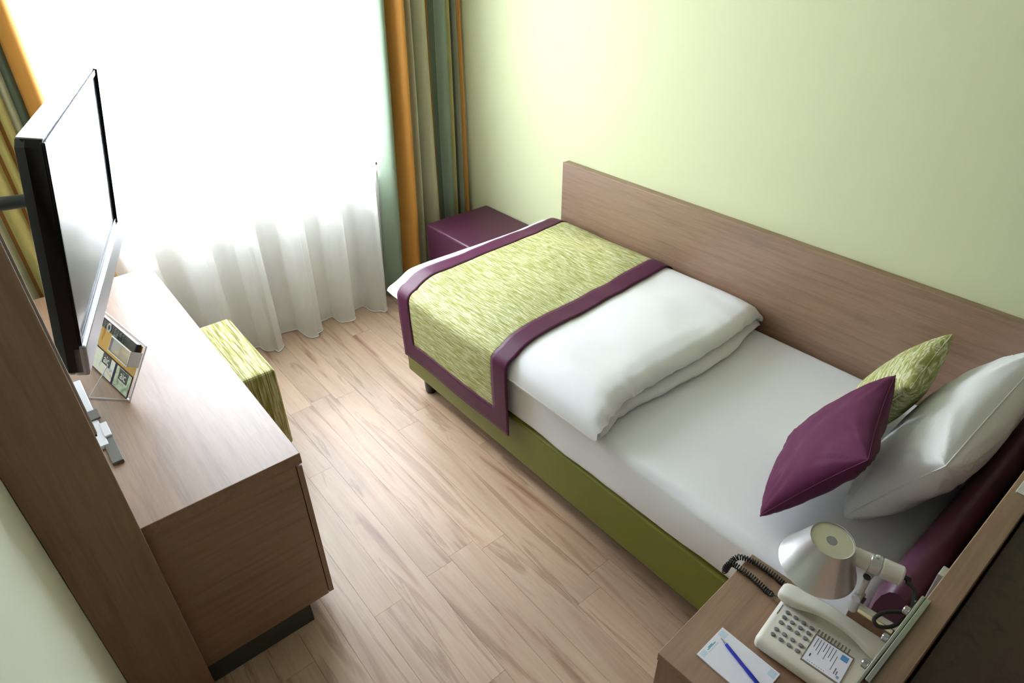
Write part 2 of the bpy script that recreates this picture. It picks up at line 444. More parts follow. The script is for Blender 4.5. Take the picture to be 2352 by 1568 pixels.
def drape(name, label, secs, ybase, top, lean=0.0):
    """secs: (x0, x1, bulge, material key); each section bows towards the room"""
    keys = []
    for s in secs:
        if s[3] not in keys: keys.append(s[3])
    cols, mi = [], []
    for (a, b, bul, k) in secs:
        n = max(3, int((b - a) / 0.008))
        for i in range(n):
            t = i / n; cols.append((a + (b - a) * t, bul * math.sin(math.pi * t))); mi.append(keys.index(k))
    cols.append((secs[-1][1], 0))
    rows = 16; P = []
    for ci, (cx, cb) in enumerate(cols):
        row = []
        for j in range(rows + 1):
            s = j / rows; z = 0.008 + (top - 0.008) * s
            row.append((cx + 0.012 * math.sin(3 * s + cx * 9) * (1 - s) + lean * s * max(0, (2.60 - cx) / .70), ybase - cb * (0.75 + 0.25 * (1 - s)) + 0.006 * math.sin(5 * s + cx * 21), z))
        P.append(row)
    me = grid_mesh(name, P, mats=lambda i, j: mi[i])
    for k in keys: me.materials.append(M[k])
    o = link(name, me, [M[k] for k in keys], None, True)
    sm = o.modifiers.new('cloth', 'SOLIDIFY'); sm.thickness = 0.003
    return tag(o, label, 'curtain', 'striped side curtains')
drape('striped_curtain', 'orange, grey green and beige striped curtain in the corner behind the purple ottoman', [
    (1.912, 2.025, .115, 'dr_green'), (2.025, 2.155, .125, 'dr_orange'), (2.155, 2.20, .07, 'dr_beige'), (2.20, 2.215, -.02, 'dr_dark'),  # dark sections bowing inwards paint the shade of the deep creases
    (2.215, 2.335, .085, 'dr_beige'), (2.335, 2.352, .02, 'dr_brown'), (2.352, 2.40, .0, 'dr_dark'), (2.40, 2.49, .05, 'dr_green'),
    (2.49, 2.505, .03, 'dr_yellow'), (2.505, 2.535, -.02, 'dr_dark'), (2.535, 2.572, .03, 'dr_grey'), (2.572, 2.604, .03, 'dr_orange')], 2.675, H - .03, 0.13)
drape('striped_curtain', 'orange, olive and yellow striped curtain hanging behind the television', [
    (-.02, .06, .05, 'dr_yellow'), (.06, .075, .0, 'dr_brown'), (.075, .15, .05, 'dr_beige'), (.15, .165, .0, 'dr_brown'), (.165, .235, .06, 'dr_yellow'), (.235, .25, .0, 'dr_brown'),
    (.25, .285, .05, 'dr_yellow'), (.285, .30, .0, 'dr_brown'), (.30, .335, .05, 'dr_yellow'), (.335, .365, .03, 'dr_beige'), (.365, .40, .03, 'dr_dark'), (.40, .49, .085, 'dr_orange')], 2.67, H - .03)

# ------------------------------------------------------------------ wall headboard panel
hp = thing('wall_headboard', 'long light brown wood panel fixed to the green wall along the bed', 'headboard', (2.588, .5, .15))
box('panel', (2.566, XR - .001, -.585, 1.745, .15, .977), M['wood_y'], hp, 0.002, 1, local=False)

# ------------------------------------------------------------------ bed
BX0, BX1, BY0, BY1 = 1.494, 2.556, -0.52, 1.728
bed = thing('bed', 'single bed with olive green leatherette base and padded purple head', 'bed', (2.02, .6, 0))
box('bed_base', (BX0, BX1, BY0, BY1, .125, .346), M['green_l'], bed, 0.012, 3, local=False)
for lx, ly in ((1.565, 1.64), (2.48, 1.64), (1.565, -.42), (2.48, -.42)):
    lathe('leg', [(0, 0), (.026, 0), (.03, .006), (.036, .125), (0, .125)], M['black'], bed, 20, Matrix.Translation((lx, ly, 0)), local=False, caps=False)
def bed_head():
    prof = []
    for k in range(25):                                    # padded D section, bulging towards the bed
        a = math.pi * k / 24
        prof.append((-.575 + .05 * math.sin(a) ** .8 * 1.0, .48 + .30 * k / 24 if k < 18 else .48 + .30 * 17 / 24 + .088 * math.sin((k - 17) / 7 * math.pi / 2)))
    prof = [(-.605, .12), (-.528, .12), (-.522, .45), (-.516, .62), (-.518, .68), (-.526, .715), (-.542, .742), (-.565, .752), (-.588, .742), (-.603, .72), (-.607, .68)]
    P = []
    n = 26
    for i in range(n + 1):
        t = i / n; xx = 1.497 + (2.548 - 1.497) * t
        e = min(t, 1 - t) * 1.09; k = min(1, e / .035); k = math.sqrt(max(0.0, 1 - (1 - k) ** 2)) * .25 + .75
        row = []
        for (py, pz) in prof:
            row.append((xx, -.566 + (py + .566) * k + 0.0, .12 + (pz - .12) * (.965 + .035 * (k - .75) / .25)))
        P.append(row)
    me = grid_mesh('head', P, close_v=True)
    bm = bmesh.new(); bm.from_mesh(me)
    bmesh.ops.holes_fill(bm, edges=[e for e in bm.edges if len(e.link_faces) == 1])
    return to_mesh('head', bm)
ho = link('padded_head', bed_head(), M['purple_l'], bed, True, local=False, label='padded purple leatherette bed head')
autosmooth(ho, 50)

def mattress():
    bm = bmesh.new(); bm_box(bm, BX0 + .004, BX1 - .004, BY0 + .004, BY1 - .006, .347, .557, .035, 4)
    bmesh.ops.subdivide_edges(bm, edges=[e for e in bm.edges if e.calc_length() > .3], cuts=30, use_grid_fill=True)
    for v in bm.verts:
        c = v.co
        if c.x < BX0 + .02:
            s = (c.z - .347) / .21
            c.x += 0.006 * nz(c.y * 6, c.z * 22) + .004 * math.sin(c.z * 60 + c.y * 4)
            if s < .9: c.x -= 0.004
    return to_mesh('mattress', bm)
mt = link('mattress', mattress(), M['cotton'], None, True)
autosmooth(mt, 60)
tag(mt, 'mattress in a smooth white fitted sheet on the olive bed base', 'mattress')

# duvet -----------------------------------------------------------
DX0, DX1, DZ = 1.468, 2.558, .559
def d_h(x):
    u = max(0.0, min(1.0, (x - DX0) / (DX1 - DX0)))
    a = min(1, u / .14); b = min(1, (1 - u) / .09)
    return .018 + .112 * math.sqrt(max(0, 1 - (1 - a) ** 2)) * (.35 + .65 * math.sqrt(max(0, 1 - (1 - b) ** 2)))
TOPP = [(.0, .68), (.035, .92), (.09, 1.0), (.30, 1.02), (.52, .98), (.75, .97), (1.0, .96), (1.20, .95), (1.30, .88), (1.37, .70), (1.41, .40)]
def yu(x):
    u = (x - DX0) / (DX1 - DX0)
    return .405 + .035 * u + .010 * math.sin(7 * u) - .02 * math.exp(-((u - .04) / .05) ** 2)
def top_g(dy):
    if dy <= 0: return TOPP[0][1]
    for (a, ga), (b, gb) in zip(TOPP, TOPP[1:]):
        if dy <= b:
            t = (dy - a) / (b - a); return ga + (gb - ga) * t
    return TOPP[-1][1]
def bumps(x, y):
    return .010 * nz(x * 3.1, y * 2.6, 4) + .006 * nz(x * 9, y * 4, 8)
def d_top(x, y):
    k = min(1, (x - DX0) / .12, (DX1 - x) / .08, max(0, (y - yu(x)) / .1), max(0, (yu(x) + 1.40 - y) / .1))
    return DZ + d_h(x) * top_g(y - yu(x)) + bumps(x, y) * max(0, k)
def duvet():
    n = 90; P = []
    for i in range(n + 1):
        t = i / n
        t2 = .5 - .5 * math.cos(math.pi * t); t = .5 * t + .5 * t2
        xx = DX0 + (DX1 - DX0) * t; h = d_h(xx); a = yu(xx); u = t
        rec = .03 + .05 * math.sin(math.pi * u) ** 2
        yl = a + .006 - .030 * math.exp(-((u - .66) / .2) ** 2) - .016 * math.exp(-((u - .36) / .2) ** 2) + .012 * nz(u * 7, 2)
        pr = [(a + 1.36, DZ), (a + .8, DZ), (a + .3, DZ), (yl + .03, DZ), (yl + .006, DZ + .08 * h), (yl, DZ + .2 * h), (yl + .008, DZ + .32 * h), (yl + .03, DZ + .40 * h),
              (a + rec + .045, DZ + .42 * h), (a + rec + .02, DZ + .44 * h), (a + .02, DZ + .47 * h), (a + .004, DZ + .56 * h)]
        top = []
        K = 44
        for j in range(K + 1):
            s = j / K; dy = 1.41 * (s ** 1.6 * .5 + s * .5) if s < .5 else 1.41 * ((.5 ** 1.6 * .5 + .25) + (s - .5) / .5 * (1 - (.5 ** 1.6 * .5 + .25)))
            top.append((a + dy, d_top(xx, a + dy)))
        pr += top
        row = []
        for (yy, zz) in pr:
            wob = 0
            near = max(0, 1 - abs(yy - a) / .16)
            wx = .010 * near * nz(u * 34, zz * 26, 3) * (1.5 if u < .22 else .7) + .004 * near * math.sin(u * 120 + zz * 150) * max(0, 1 - u / .16)
            lift = max(0.0, min(1.0, (zz - DZ) / .02))
            row.append((xx, yy + wx * lift, zz + .004 * near * lift * nz(xx * 24, yy * 24)))
        P.append(row)
    me = grid_mesh('duvet', P, close_v=True)
    bm = bmesh.new(); bm.from_mesh(me)
    bmesh.ops.holes_fill(bm, edges=[e for e in bm.edges if len(e.link_faces) == 1])
    return to_mesh('duvet', bm)
dv = link('folded_duvet', duvet(), M['cotton_soft'], None, True)
autosmooth(dv, 75)
tag(dv, 'white folded duvet lying across the foot half of the bed', 'duvet')

# runner ----------------------------------------------------------
RY0, RY1 = .865, 1.675
def runner_path():
    xs = [2.553 - (2.553 - 1.50) * k / 60 for k in range(61)]
    return xs
def runner_pt(s, y):
    """s: distance from the wall side; falls over the left edge"""
    Ltop = 2.552 - 1.502
    if s <= Ltop:
        xx = 2.552 - s
        return Vector((xx, y, max(d_top(xx, y), d_top(xx, min(max(y, .7), 1.5)) - .03) + .007))
    r = s - Ltop
    z0 = d_top(1.502, y) + .007
    arc = .075
    if r < arc:
        a = r / arc * math.pi / 2; R = arc * 2 / math.pi
        return Vector((1.502 - R * math.sin(a), y, z0 - R * (1 - math.cos(a))))
    R = arc * 2 / math.pi; d = r - arc
    wave = .0025 * math.sin(y * 11 + 1) * min(1, d / .15)
    return Vector((1.502 - R - wave * .8 - .004 * min(1, d / .1) + .012 * min(1, d / .3), y + .01 * d, z0 - R - d))
LT = (2.552 - 1.502) + .075 + .335
BW = .098
def runner_grid(s0, s1, y0, y1, ns, ny, lift):
    P = []
    for i in range(ns + 1):
        row = []
        for j in range(ny + 1):
            s = s0 + (s1 - s0) * i / ns; y = y0 + (y1 - y0) * j / ny
            sk = .045 * (2.552 - min(2.552, 2.552 - s)) / 1.05      # runner lies slightly askew
            p = runner_pt(s, y + .075 * (1 - min(1, s / 1.05)))
            p.z += lift if s < 1.1 else 0
            p.x -= lift if s >= 1.1 else 0
            row.append(p)
        P.append(row)
    return P
rn = thing('bed_runner', 'olive bed runner with purple border draped across the white duvet', 'bed runner', (2.0, 1.27, .6))
link('centre_panel', grid_mesh('centre_panel', runner_grid(0, LT - BW + .004, RY0 + BW - .003, RY1 - BW + .003, 90, 44, 0)), M['olive_y'], rn, True, local=False, label='olive woven centre of the runner')
def border():
    bm = bmesh.new()
    for (a, b, c, d, ns, ny) in ((0, LT, RY0, RY0 + BW, 90, 6), (0, LT, RY1 - BW, RY1, 90, 6), (LT - BW, LT, RY0 + BW, RY1 - BW, 6, 40)):
        bm.from_mesh(grid_mesh('b', runner_grid(a, b, c, d, ns, ny, .0025)))
    bmesh.ops.remove_doubles(bm, verts=bm.verts, dist=.0008)
    return to_mesh('border', bm)
bo = link('border', border(), M['satin'], rn, True, local=False, label='dark purple satin border')
for o in rn.children:
    sm = o.modifiers.new('cloth', 'SOLIDIFY'); sm.thickness = .003; sm.offset = 0

# pillows ---------------------------------------------------------
def cushion(name, BL, BR, TR, TL, th, mat, label, cat, pinch=.05, seed=0, wr=.004, power=.42, puff=1.0, sag=0.0):
    BL, BR, TR, TL = (Vector(p) for p in (BL, BR, TR, TL))
    c = (BL + BR + TR + TL) / 4
    ex = ((BR - BL) + (TR - TL)).normalized(); ey0 = ((TL - BL) + (TR - BR)); ez = ex.cross(ey0).normalized(); ey = ez.cross(ex)
    rot = Matrix((ex, ey, ez)).transposed()
    a = ((BR - BL).length + (TR - TL).length) / 4; b = ((TL - BL).length + (TR - BR).length) / 4
    n = 44
    bm = bmesh.new()
    def pos(i, j, side):
        u = -math.cos(math.pi * i / n); v = -math.cos(math.pi * j / n)
        uu = u * (1 - pinch * (1 - v * v)); vv = v * (1 - pinch * (1 - u * u))
        h = max(0, (1 - u * u) * (1 - v * v)) ** power * th / 2
        edge = max(0, 1 - h / (th / 2)) 
        h += wr * nz(u * 3 + seed, v * 3, side * 5) * min(1, h / .05)
        cr = math.atan2(abs(v) - 1.02, abs(u) - 1.02)
        h += wr * 1.2 * math.sin(cr * 26 + seed) * min(1, h / .06) * max(0, abs(u) + abs(v) - .95)
        sgz = -sag * (1 - v) * .5 * 0
        return Vector((uu * a, vv * b, side * h))
    top = [[bm.verts.new(pos(i, j, 1)) for j in range(n + 1)] for i in range(n + 1)]
    bot = [[top[i][j] if i in (0, n) or j in (0, n) else bm.verts.new(pos(i, j, -1)) for j in range(n + 1)] for i in range(n + 1)]
    for i in range(n):
        for j in range(n):
            bm.faces.new((top[i][j], top[i + 1][j], top[i + 1][j + 1], top[i][j + 1]))
            bm.faces.new((bot[i][j], bot[i][j + 1], bot[i + 1][j + 1], bot[i + 1][j]))
    e = thing(name, label, cat, c, rot)
    o = link('cover', to_mesh(name, bm), mat, e, True)
    # piped seam around the edge
    loop = [top[i][0] for i in range(0)]
    pts = [pos(i, 0, 1) for i in range(n + 1)] + [pos(n, j, 1) for j in range(1, n + 1)] + [pos(i, n, 1) for i in range(n - 1, -1, -1)] + [pos(0, j, 1) for j in range(n - 1, -1, -1)]
    tube('seam', pts, .0022, mat, e, 6)
    return e
cushion('cushion', (1.594, -.165, .600), (1.994, -.05, .600), (2.02, -.254, .948), (1.62, -.369, .934), .155, M['satin_cush'],
        'plain purple cushion leaning in front of the white pillow', 'cushion', .06, 2, .008)
cushion('cushion', (2.012, -.137, .582), (2.412, -.097, .582), (2.427, -.262, .930), (2.027, -.302, .930), .15, M['olive_l'],
        'olive woven cushion standing behind the purple cushion', 'cushion', .05, 5, .004)
cushion('pillow', (1.775, -.325, .580), (2.555, -.325, .580), (2.555, -.495, .93), (1.805, -.495, .91), .22, M['cotton_soft'],
        'large white pillow propped against the purple bed head', 'pillow', .04, 8, .008, .34)

# ------------------------------------------------------------------ ottoman, stool
ot = thing('ottoman', 'glossy dark purple leatherette cube ottoman in the corner under the striped curtain', 'ottoman', (2.37, 2.24, 0))
box('cushioned_body', (2.135, 2.606, 2.03, 2.485, .02, .505), M['purple_l'], ot, .014, 3, local=False)
bm = bmesh.new(); z = .497
tube('piping', [(2.14, 2.035, z), (2.601, 2.035, z), (2.601, 2.48, z), (2.14, 2.48, z), (2.14, 2.035, z)], .003, M['purple_l'], ot, 6, local=False)
for a, b in ((2.16, 2.06), (2.58, 2.06), (2.16, 2.46), (2.58, 2.46)):
    lathe('foot', [(0, 0), (.015, 0), (.015, .022), (0, .022)], M['black'], ot, 14, Matrix.Translation((a, b, 0)), local=False, caps=False)

st = thing('stool', 'cube stool in streaked olive fabric pushed under the desk', 'stool', (.56, 1.98, 0))
box('upholstered_body', (.32, .835, 1.70, 2.27, .02, .45), M['olive_s'], st, .018, 3, local=False)
for a, b in ((.35, 1.73), (.80, 1.73), (.35, 2.24), (.80, 2.24)):
    lathe('foot', [(0, 0), (.015, 0), (.015, .022), (0, .022)], M['black'], st, 14, Matrix.Translation((a, b, 0)), local=False, caps=False)

# ------------------------------------------------------------------ desk
DKY0, DKY1, DKX = .80, 2.405, .60
dk = thing('desk', 'long brown wood desk with end cabinet under the television', 'desk', (.28, 1.6, 0))
box('desk_top', (XL + .002, DKX, DKY0, DKY1, .708, .75), M['wood_y'], dk, .0015, 1, local=False)
box('end_panel', (XL + .002, DKX - .022, DKY0 + .002, DKY0 + .022, .088, .708), M['wood_x'], dk, .001, 1, local=False)
box('inner_panel', (XL + .002, DKX - .022, 1.44, 1.46, .088, .708), M['wood_x'], dk, .001, 1, local=False)
box('cabinet_floor', (XL + .002, DKX - .022, DKY0 + .022, 1.44, .088, .106), M['wood_y'], dk, local=False)
cd = box('cabinet_door', (DKX - .0195, DKX - .0025, DKY0 + .002, 1.458, .09, .700), M['wood_z'], dk, .001, 1, local=False)
box('far_panel', (XL + .002, DKX - .022, DKY1 - .022, DKY1 - .002, .0, .708), M['wood_x'], dk, .001, 1, local=False)
box('plinth', (XL + .002, .506, DKY0 + .002, 1.44, 0, .088), M['plinth'], dk, .001, 1, local=False)

# tall upright panel in front of the TV
up = thing('upright_panel', 'tall dark wood board standing against the left wall in front of the television', 'panel', (.06, .77, 0))
box('board', (XL + .001, .154, .752, .784, 0, H - .001), M['wood_z'], up, .0015, 1, local=False)
box('metal_edge', (.150, .160, .784, .790, 1.09, H - .002), M['alu'], up, .001, 1, local=False, label='thin silver edge profile')
box('dark_gap_strip', (.146, .158, .790, .803, 1.08, H - .002), M['black'], up, .001, 1, local=False, label='black strip behind the board edge')

# ------------------------------------------------------------------ TV
a_ = math.radians(72.09); t_ = math.radians(10.873)
wd = Vector((math.cos(a_), math.sin(a_), 0)); nn = Vector((math.sin(a_), -math.cos(a_), 0))
upv = -(Vector((0, 0, -1)) * math.cos(t_) - nn * math.sin(t_))
bk = -(wd.cross(upv)).cross(Vector((0, 0, 0))) if False else upv.cross(wd)
P0 = Vector((.288, .927, 1.714))
TW, TH = .85, .493
tvrot = Matrix((wd, bk, upv)).transposed()
tv = thing('television', 'black flat screen television with silver lower bar on a wall arm above the desk', 'television', P0 - upv * (TH + .088), tvrot)
BAR = .088
ZT = TH + BAR
def tv_body():
    bm = bmesh.new()
    lay = [(0.0, 0, 0), (.030, 0, 0), (.050, .012, .008), (.062, .09, .05), (.085, .16, .10), (.088, .2, .13)]
    rings = []
    for (y, ix, iz) in lay:
        x0_, x1_, z0_, z1_ = ix, TW - ix, iz + .0, ZT - iz * .7
        c = .014
        rings.append([bm.verts.new(p) for p in ((x0_ + c, y, z0_), (x1_ - c, y, z0_), (x1_, y, z0_ + c), (x1_, y, z1_ - c), (x1_ - c, y, z1_), (x0_ + c, y, z1_), (x0_, y, z1_ - c), (x0_, y, z0_ + c))])
    for A, B in zip(rings, rings[1:]):
        for k in range(8): bm.faces.new((A[k], A[(k + 1) % 8], B[(k + 1) % 8], B[k]))
    bm.faces.new(rings[0]); bm.faces.new(rings[-1])
    return to_mesh('casing', bm)
co = link('casing', tv_body(), M['black_gloss'], tv)
bz = .018
box('top_cover', (.014, TW - .014, -.002, .046, ZT - .001, ZT + .0025), M['silver'], tv, .001, 1, label='glossy silver top edge')
boxes('bezel', [(0.004, bz, -.006, .004, BAR, ZT - .004), (TW - .036, TW - .002, -.010, .004, BAR, ZT - .002), (bz, TW - bz, -.006, .004, ZT - bz, ZT - .004), (bz, TW - bz, -.006, .004, BAR, BAR + bz)], M['black_gloss'], tv, .002, 2)
box('screen', (bz, TW - bz, -.002, .004, BAR + bz, ZT - bz), M['screen'], tv, label='glossy dark glass screen')
bm = bmesh.new(); bm_box(bm, .0, TW, -.014, .02, .002, BAR, .008, 3)
link('speaker_bar', to_mesh('speaker_bar', bm), M['silver'], tv, label='silver speaker bar under the screen')
# wall arm, world coordinates
cen = P0 + wd * .42 - upv * .27 + bk * .086
wallp = Vector((XL + .012, cen.y + .10, cen.z))
rod('mount_arm', wallp, cen, .018, M['black'], tv, local=False)
box('wall_plate', (XL + .0005, XL + .013, wallp.y - .06, wallp.y + .06, wallp.z - .12, wallp.z + .12), M['black'], tv, .002, 1, local=False)

# ------------------------------------------------------------------ desk items
ss = thing('white_strip', 'narrow white strip with grey blocks lying along the back of the desk', 'socket strip', (.155, 1.38, .75))  # plain white strip with grey blocks, its use unknown
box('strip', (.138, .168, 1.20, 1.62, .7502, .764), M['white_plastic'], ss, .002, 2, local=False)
box('grey_block', (.150, .178, 1.345, 1.40, .764, .770), M['grey_plastic'], ss, .001, 1, local=False, label='grey plastic block')
box('piece', (.165, .186, 1.235, 1.315, .7502, .768), M['white_plastic'], ss, .002, 1, local=False, label='white plug')
box('grey_block', (.156, .186, 1.10, 1.235, .7502, .762), M['grey_plastic'], ss, .001, 1, local=False, label='grey plastic block')

# leaflet stand
e1 = Vector((.058, -.365, 0)); W1 = e1.length; e1.normalize()             # from far end to near end
e2 = Vector((.106, .017, .164)); e2 = (e2 - e1 * e2.dot(e1)); H1 = e2.length; e2.normalize()
e3 = e1.cross(e2)                                                           # normal
if e3.z < 0: e3 = -e3
ORG = Vector((.213, 1.763, .7525))
lrot = Matrix((e1, e2, e1.cross(e2))).transposed()
SG = 1 if e1.cross(e2).z > 0 else -1
ls = thing('leaflet_stand', 'clear acrylic leaflet stand on the desk below the television', 'leaflet stand', ORG, lrot)
box('back_plate', (0, W1, 0, H1, -.0015, .0015), M['acrylic'], ls)
boxes('plate_edge', [(-.001, W1 + .001, -.0015, .0012, -.002, .002), (-.0015, .0012, 0, H1, -.002, .002), (W1 - .0012, W1 + .0015, 0, H1, -.002, .002), (0, W1, H1 - .0012, H1 + .0015, -.002, .002)], M['acrylic_edge'], ls)
zz = .018 * SG
def zb(a, b): return (min(a * SG, b * SG), max(a * SG, b * SG))
pk = [(.215, W1 - .004, .118, .121, *zb(.002, .040)), (.215, W1 - .004, .121, .17, *zb(.037, .040))]
boxes('pocket', pk, M['acrylic'], ls)
boxes('pocket_edge', [(.215, .217, .118, .170, *zb(.002, .041)), (W1 - .006, W1 - .004, .118, .170, *zb(.002, .041)), (.215, W1 - .004, .118, .120, *zb(.038, .042)), (.215, W1 - .004, .168, .170, *zb(.038, .042))], M['acrylic_edge'], ls)
# rear strut down to the desk
def lw(p): return lrot.inverted() @ (Vector(p) - ORG)
foot_a = lw((.30, 1.45, .7515)); foot_b = lw((.172, 1.50, .7515))
tube('base_edge', [Vector((W1 - .004, .002, 0)), lw((.172, 1.505, .7545))], .0016, M['acrylic_edge'], ls, 6)
tube('base_edge', [lw((.172, 1.505, .7545)), Vector((W1 * .45, H1 * .28, 0))], .0016, M['acrylic_edge'], ls, 6)
def text_mesh(body, size):
    cu = bpy.data.curves.new('t', 'FONT'); cu.body = body; cu.size = size; cu.extrude = .0002; cu.align_x = 'CENTER'; cu.align_y = 'CENTER'
    ob = bpy.data.objects.new('t', cu); COL.objects.link(ob)
    dg = bpy.context.evaluated_depsgraph_get()
    me = bpy.data.meshes.new_from_object(ob.evaluated_get(dg))
    bpy.data.objects.remove(ob, do_unlink=True); bpy.data.curves.remove(cu)
    return me
gl = thing('leaflet', 'gold printed leaflet standing in the acrylic stand', 'leaflet', ORG + e1 * .01 + e2 * .004, lrot)
box('sheet', (0, W1 - .025, .0, H1 - .012, *zb(.002, .0035)), M['gold'], gl)
for d_ in [(.06, .061, .10, .15, *zb(.0035, .0038)), (.066, .067, .10, .15, *zb(.0035, .0038)), (.072, .073, .115, .15, *zb(.0035, .0038)), (.27, .271, .075, .11, *zb(.0035, .0038)), (.278, .279, .08, .11, *zb(.0035, .0038))]: box('print_line', d_, M['dr_brown'], gl)
pc = thing('picture_card', 'pale picture card with two photographs in front of the gold leaflet', 'card', ORG + e1 * .006 + e2 * .001, lrot)
box('card', (0, W1 - .02, 0, .078, *zb(.004, .0055)), M['ink_dark'], pc)
box('photograph', (.004, .215, .003, .075, *zb(.0055, .006)), M['photo_a'], pc)
box('photograph', (.232, W1 - .024, .003, .075, *zb(.0055, .006)), M['photo_b'], pc)
for (px_, py_) in ((.150, .058), (.290, .054)):
    box('lettering_patch', (px_ - .034, px_ + .034, py_ - .018, py_ + .018, *zb(.006, .0063)), M['black'], pc)
    me = text_mesh('aic', .040)
    o = link('lettering', me, M['white_ink'], pc)
    o.location = (px_, py_, .0067 * SG)
    if SG < 0: o.rotation_euler = (0, math.pi, 0)
rc = thing('remote_control', 'slim black remote control with a silver ring button in the acrylic stand', 'remote', ORG + e2 * .158 + e1 * .03, lrot)
box('body', (.0, W1 - .045, .002, .036, *zb(.006, .024)), M['black'], rc, .005, 3)
lathe('ring_button', [(.008, 0), (.015, 0), (.016, .0015), (.015, .003), (.009, .003), (.008, 0)], M['silver'], rc, 24, Matrix.Translation((.12, .019, .024 * SG - (0 if SG > 0 else .003))), caps=False)
bm = bmesh.new()
for i in range(12):
    for j in range(3):
        cx_ = .02 + i * .021; cy_ = .010 + j * .0095
        if abs(cx_ - .12) < .02: continue
        if cx_ > .25: continue
        bm_box(bm, cx_ - .005, cx_ + .005, cy_ - .003, cy_ + .003, *zb(.0235, .0255), .0008, 1)
link('buttons', to_mesh('buttons', bm), M['grey_plastic'], rc)['kind'] = 'stuff'

# ------------------------------------------------------------------ partition, nightstand
pt = thing('partition', 'brown wood partition board at the head of the bed carrying the lamp', 'partition', (1.8, -.654, 0))
box('board', (.985, XR - .001, -.678, -.630, 0, .95), M['wood_x'], pt, .002, 1, local=False)
box('cap_plate', (1.775, 1.95, -.668, -.642, .9502, .9535), M['alu_white'], pt, .001, 1, local=False, label='pale metal plate on the board top')

lc = thing('filler_cabinet', 'low dark brown cabinet added to keep the area behind the partition board dark', 'cabinet', (1.8, -1.2, 0))  # invented cabinet, stands in for the darkness behind the partition board
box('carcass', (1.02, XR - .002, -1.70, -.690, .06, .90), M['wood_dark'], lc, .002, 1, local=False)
box('filler_top', (1.00, XR - .002, -1.71, -.682, .90, .925), M['wood_dark'], lc, .002, 1, local=False)
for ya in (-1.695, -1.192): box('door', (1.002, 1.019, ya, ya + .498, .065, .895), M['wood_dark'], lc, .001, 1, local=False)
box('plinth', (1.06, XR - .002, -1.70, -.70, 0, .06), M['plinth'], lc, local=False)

nrot = Matrix.Rotation(math.radians(2.5), 3, 'Z')
NS = Vector((1.036, -.2385, 0)); NZ = .56
NWX, NWY = .440, .372
ns = thing('nightstand', 'brown wood bedside cabinet with the telephone on top', 'nightstand', NS, nrot)
box('top', (0, NWX, -NWY, 0, NZ - .03, NZ), M['wood_x'], ns, .0015, 1)
box('carcass', (.022, NWX - .004, -NWY + .002, -.004, .05, NZ - .03), M['wood_z'], ns, .001, 1)
dr = box('door', (.003, .020, -NWY + .004, -.002, .052, NZ - .034), M['wood_z'], ns, .001, 1)
box('plinth', (.05, NWX - .01, -NWY + .01, -.012, 0, .05), M['plinth'], ns)
box('side_rail', (NWX - .012, NWX, -NWY, -.27, NZ, NZ + .055), M['wood_x'], ns, .001, 1)
box('rail_edge', (NWX - .012, NWX, -NWY, -.27, NZ + .055, NZ + .058), M['cream'], ns, .0005, 1, label='cream edge strip')

def on_ns(x, y, z=0): return NS + nrot @ Vector((x, y, NZ + z))
# ------------------------------------------------------------------ telephone
PHW, PHL = .180, .262
prot = Matrix.Rotation(math.radians(6.0), 3, 'Z')
PH = Vector((1.226, -.378, NZ))
ph = thing('telephone', 'cream push button desk telephone on the bedside cabinet', 'telephone', PH, prot)
def ph_base():
    bm = bmesh.new(); bm_box(bm, 0, PHW, -PHL, 0, .003, .045, .014, 4)
    for v in bm.verts:
        if v.co.z > .02: v.co.z += -.10 * v.co.y * 0 + .05 * (v.co.x - .05) * .35
    return to_mesh('base', bm)
bo = link('base', ph_base(), M['phone'], ph); autosmooth(bo, 50)
SL = .05 * .35
def topz(x): return .045 + SL * (x - .05)
keym = None
for i in range(5):
    for j in range(4):
        kx = .118 - i * .0185 - (.007 if i > 2 else 0); ky = -.030 - j * .0205
        o = lathe('key', [(0, .003), (.0042, .003), (.0056, .0015), (.0058, -.002)], M['key'], ph, 12, Matrix.Diagonal((1, 1.15, 1, 1)), caps=False) if keym is None else None
        if keym is None: keym = o.data
        else:
            o = bpy.data.objects.new('key', keym); COL.objects.link(o); o.parent = ph
        o.location = (kx, ky, topz(kx) + .0005)
gr = bmesh.new()
for k in range(10):
    y = -.108 - k * .0082
    bm_box(gr, .100, .128, y - .0016, y + .0016, topz(.114) - .002, topz(.114) + .0012, .0)
link('speaker_grille', to_mesh('speaker_grille', gr), M['phone_dark'], ph)
lp = box('label_card', (.026, .108, -.196, -.108, -.001, .0012), M['paper'], ph)
lp.rotation_euler = (0, -math.atan(SL), 0); lp.location = (0, 0, topz(0) + .0003)
fr = boxes('label_frame', [(.022, .112, -.108, -.1055, -.001, .0016), (.022, .112, -.1985, -.196, -.001, .0016), (.022, .026, -.196, -.108, -.001, .0016), (.108, .112, -.196, -.108, -.001, .0016)], M['phone_dark'], ph)
fr.rotation_euler = lp.rotation_euler; fr.location = lp.location
pr_ = []
for k in range(7):
    y = -.116 - k * .0072; L = (.030, .036, .044, .028, .046, .034, .040)[k]
    pr_.append((.104 - L, .104, y - .0008, y + .0008, .0012, .0014))
pr_ += [(.044, .088, -.168, -.1665, .0012, .0014), (.040, .058, -.178, -.1755, .0012, .0014), (.040, .052, -.183, -.1805, .0012, .0014)]
for k in range(8): pr_.append((.030, .032, -.120 - k * .0055, -.118 - k * .0055, .0012, .0014))
o = boxes('label_print', pr_, M['ink'], lp)
box('label_print', (.044, .053, -.119, -.1165, .0012, .0014), M['ink_dark'], lp)
box('label_logo', (.086, .102, -.190, -.174, .0012, .0015), M['ink_blue'], lp, label='small blue square logo')
box('label_logo', (.034, .041, -.190, -.184, .0012, .0015), M['ink_teal'], lp)
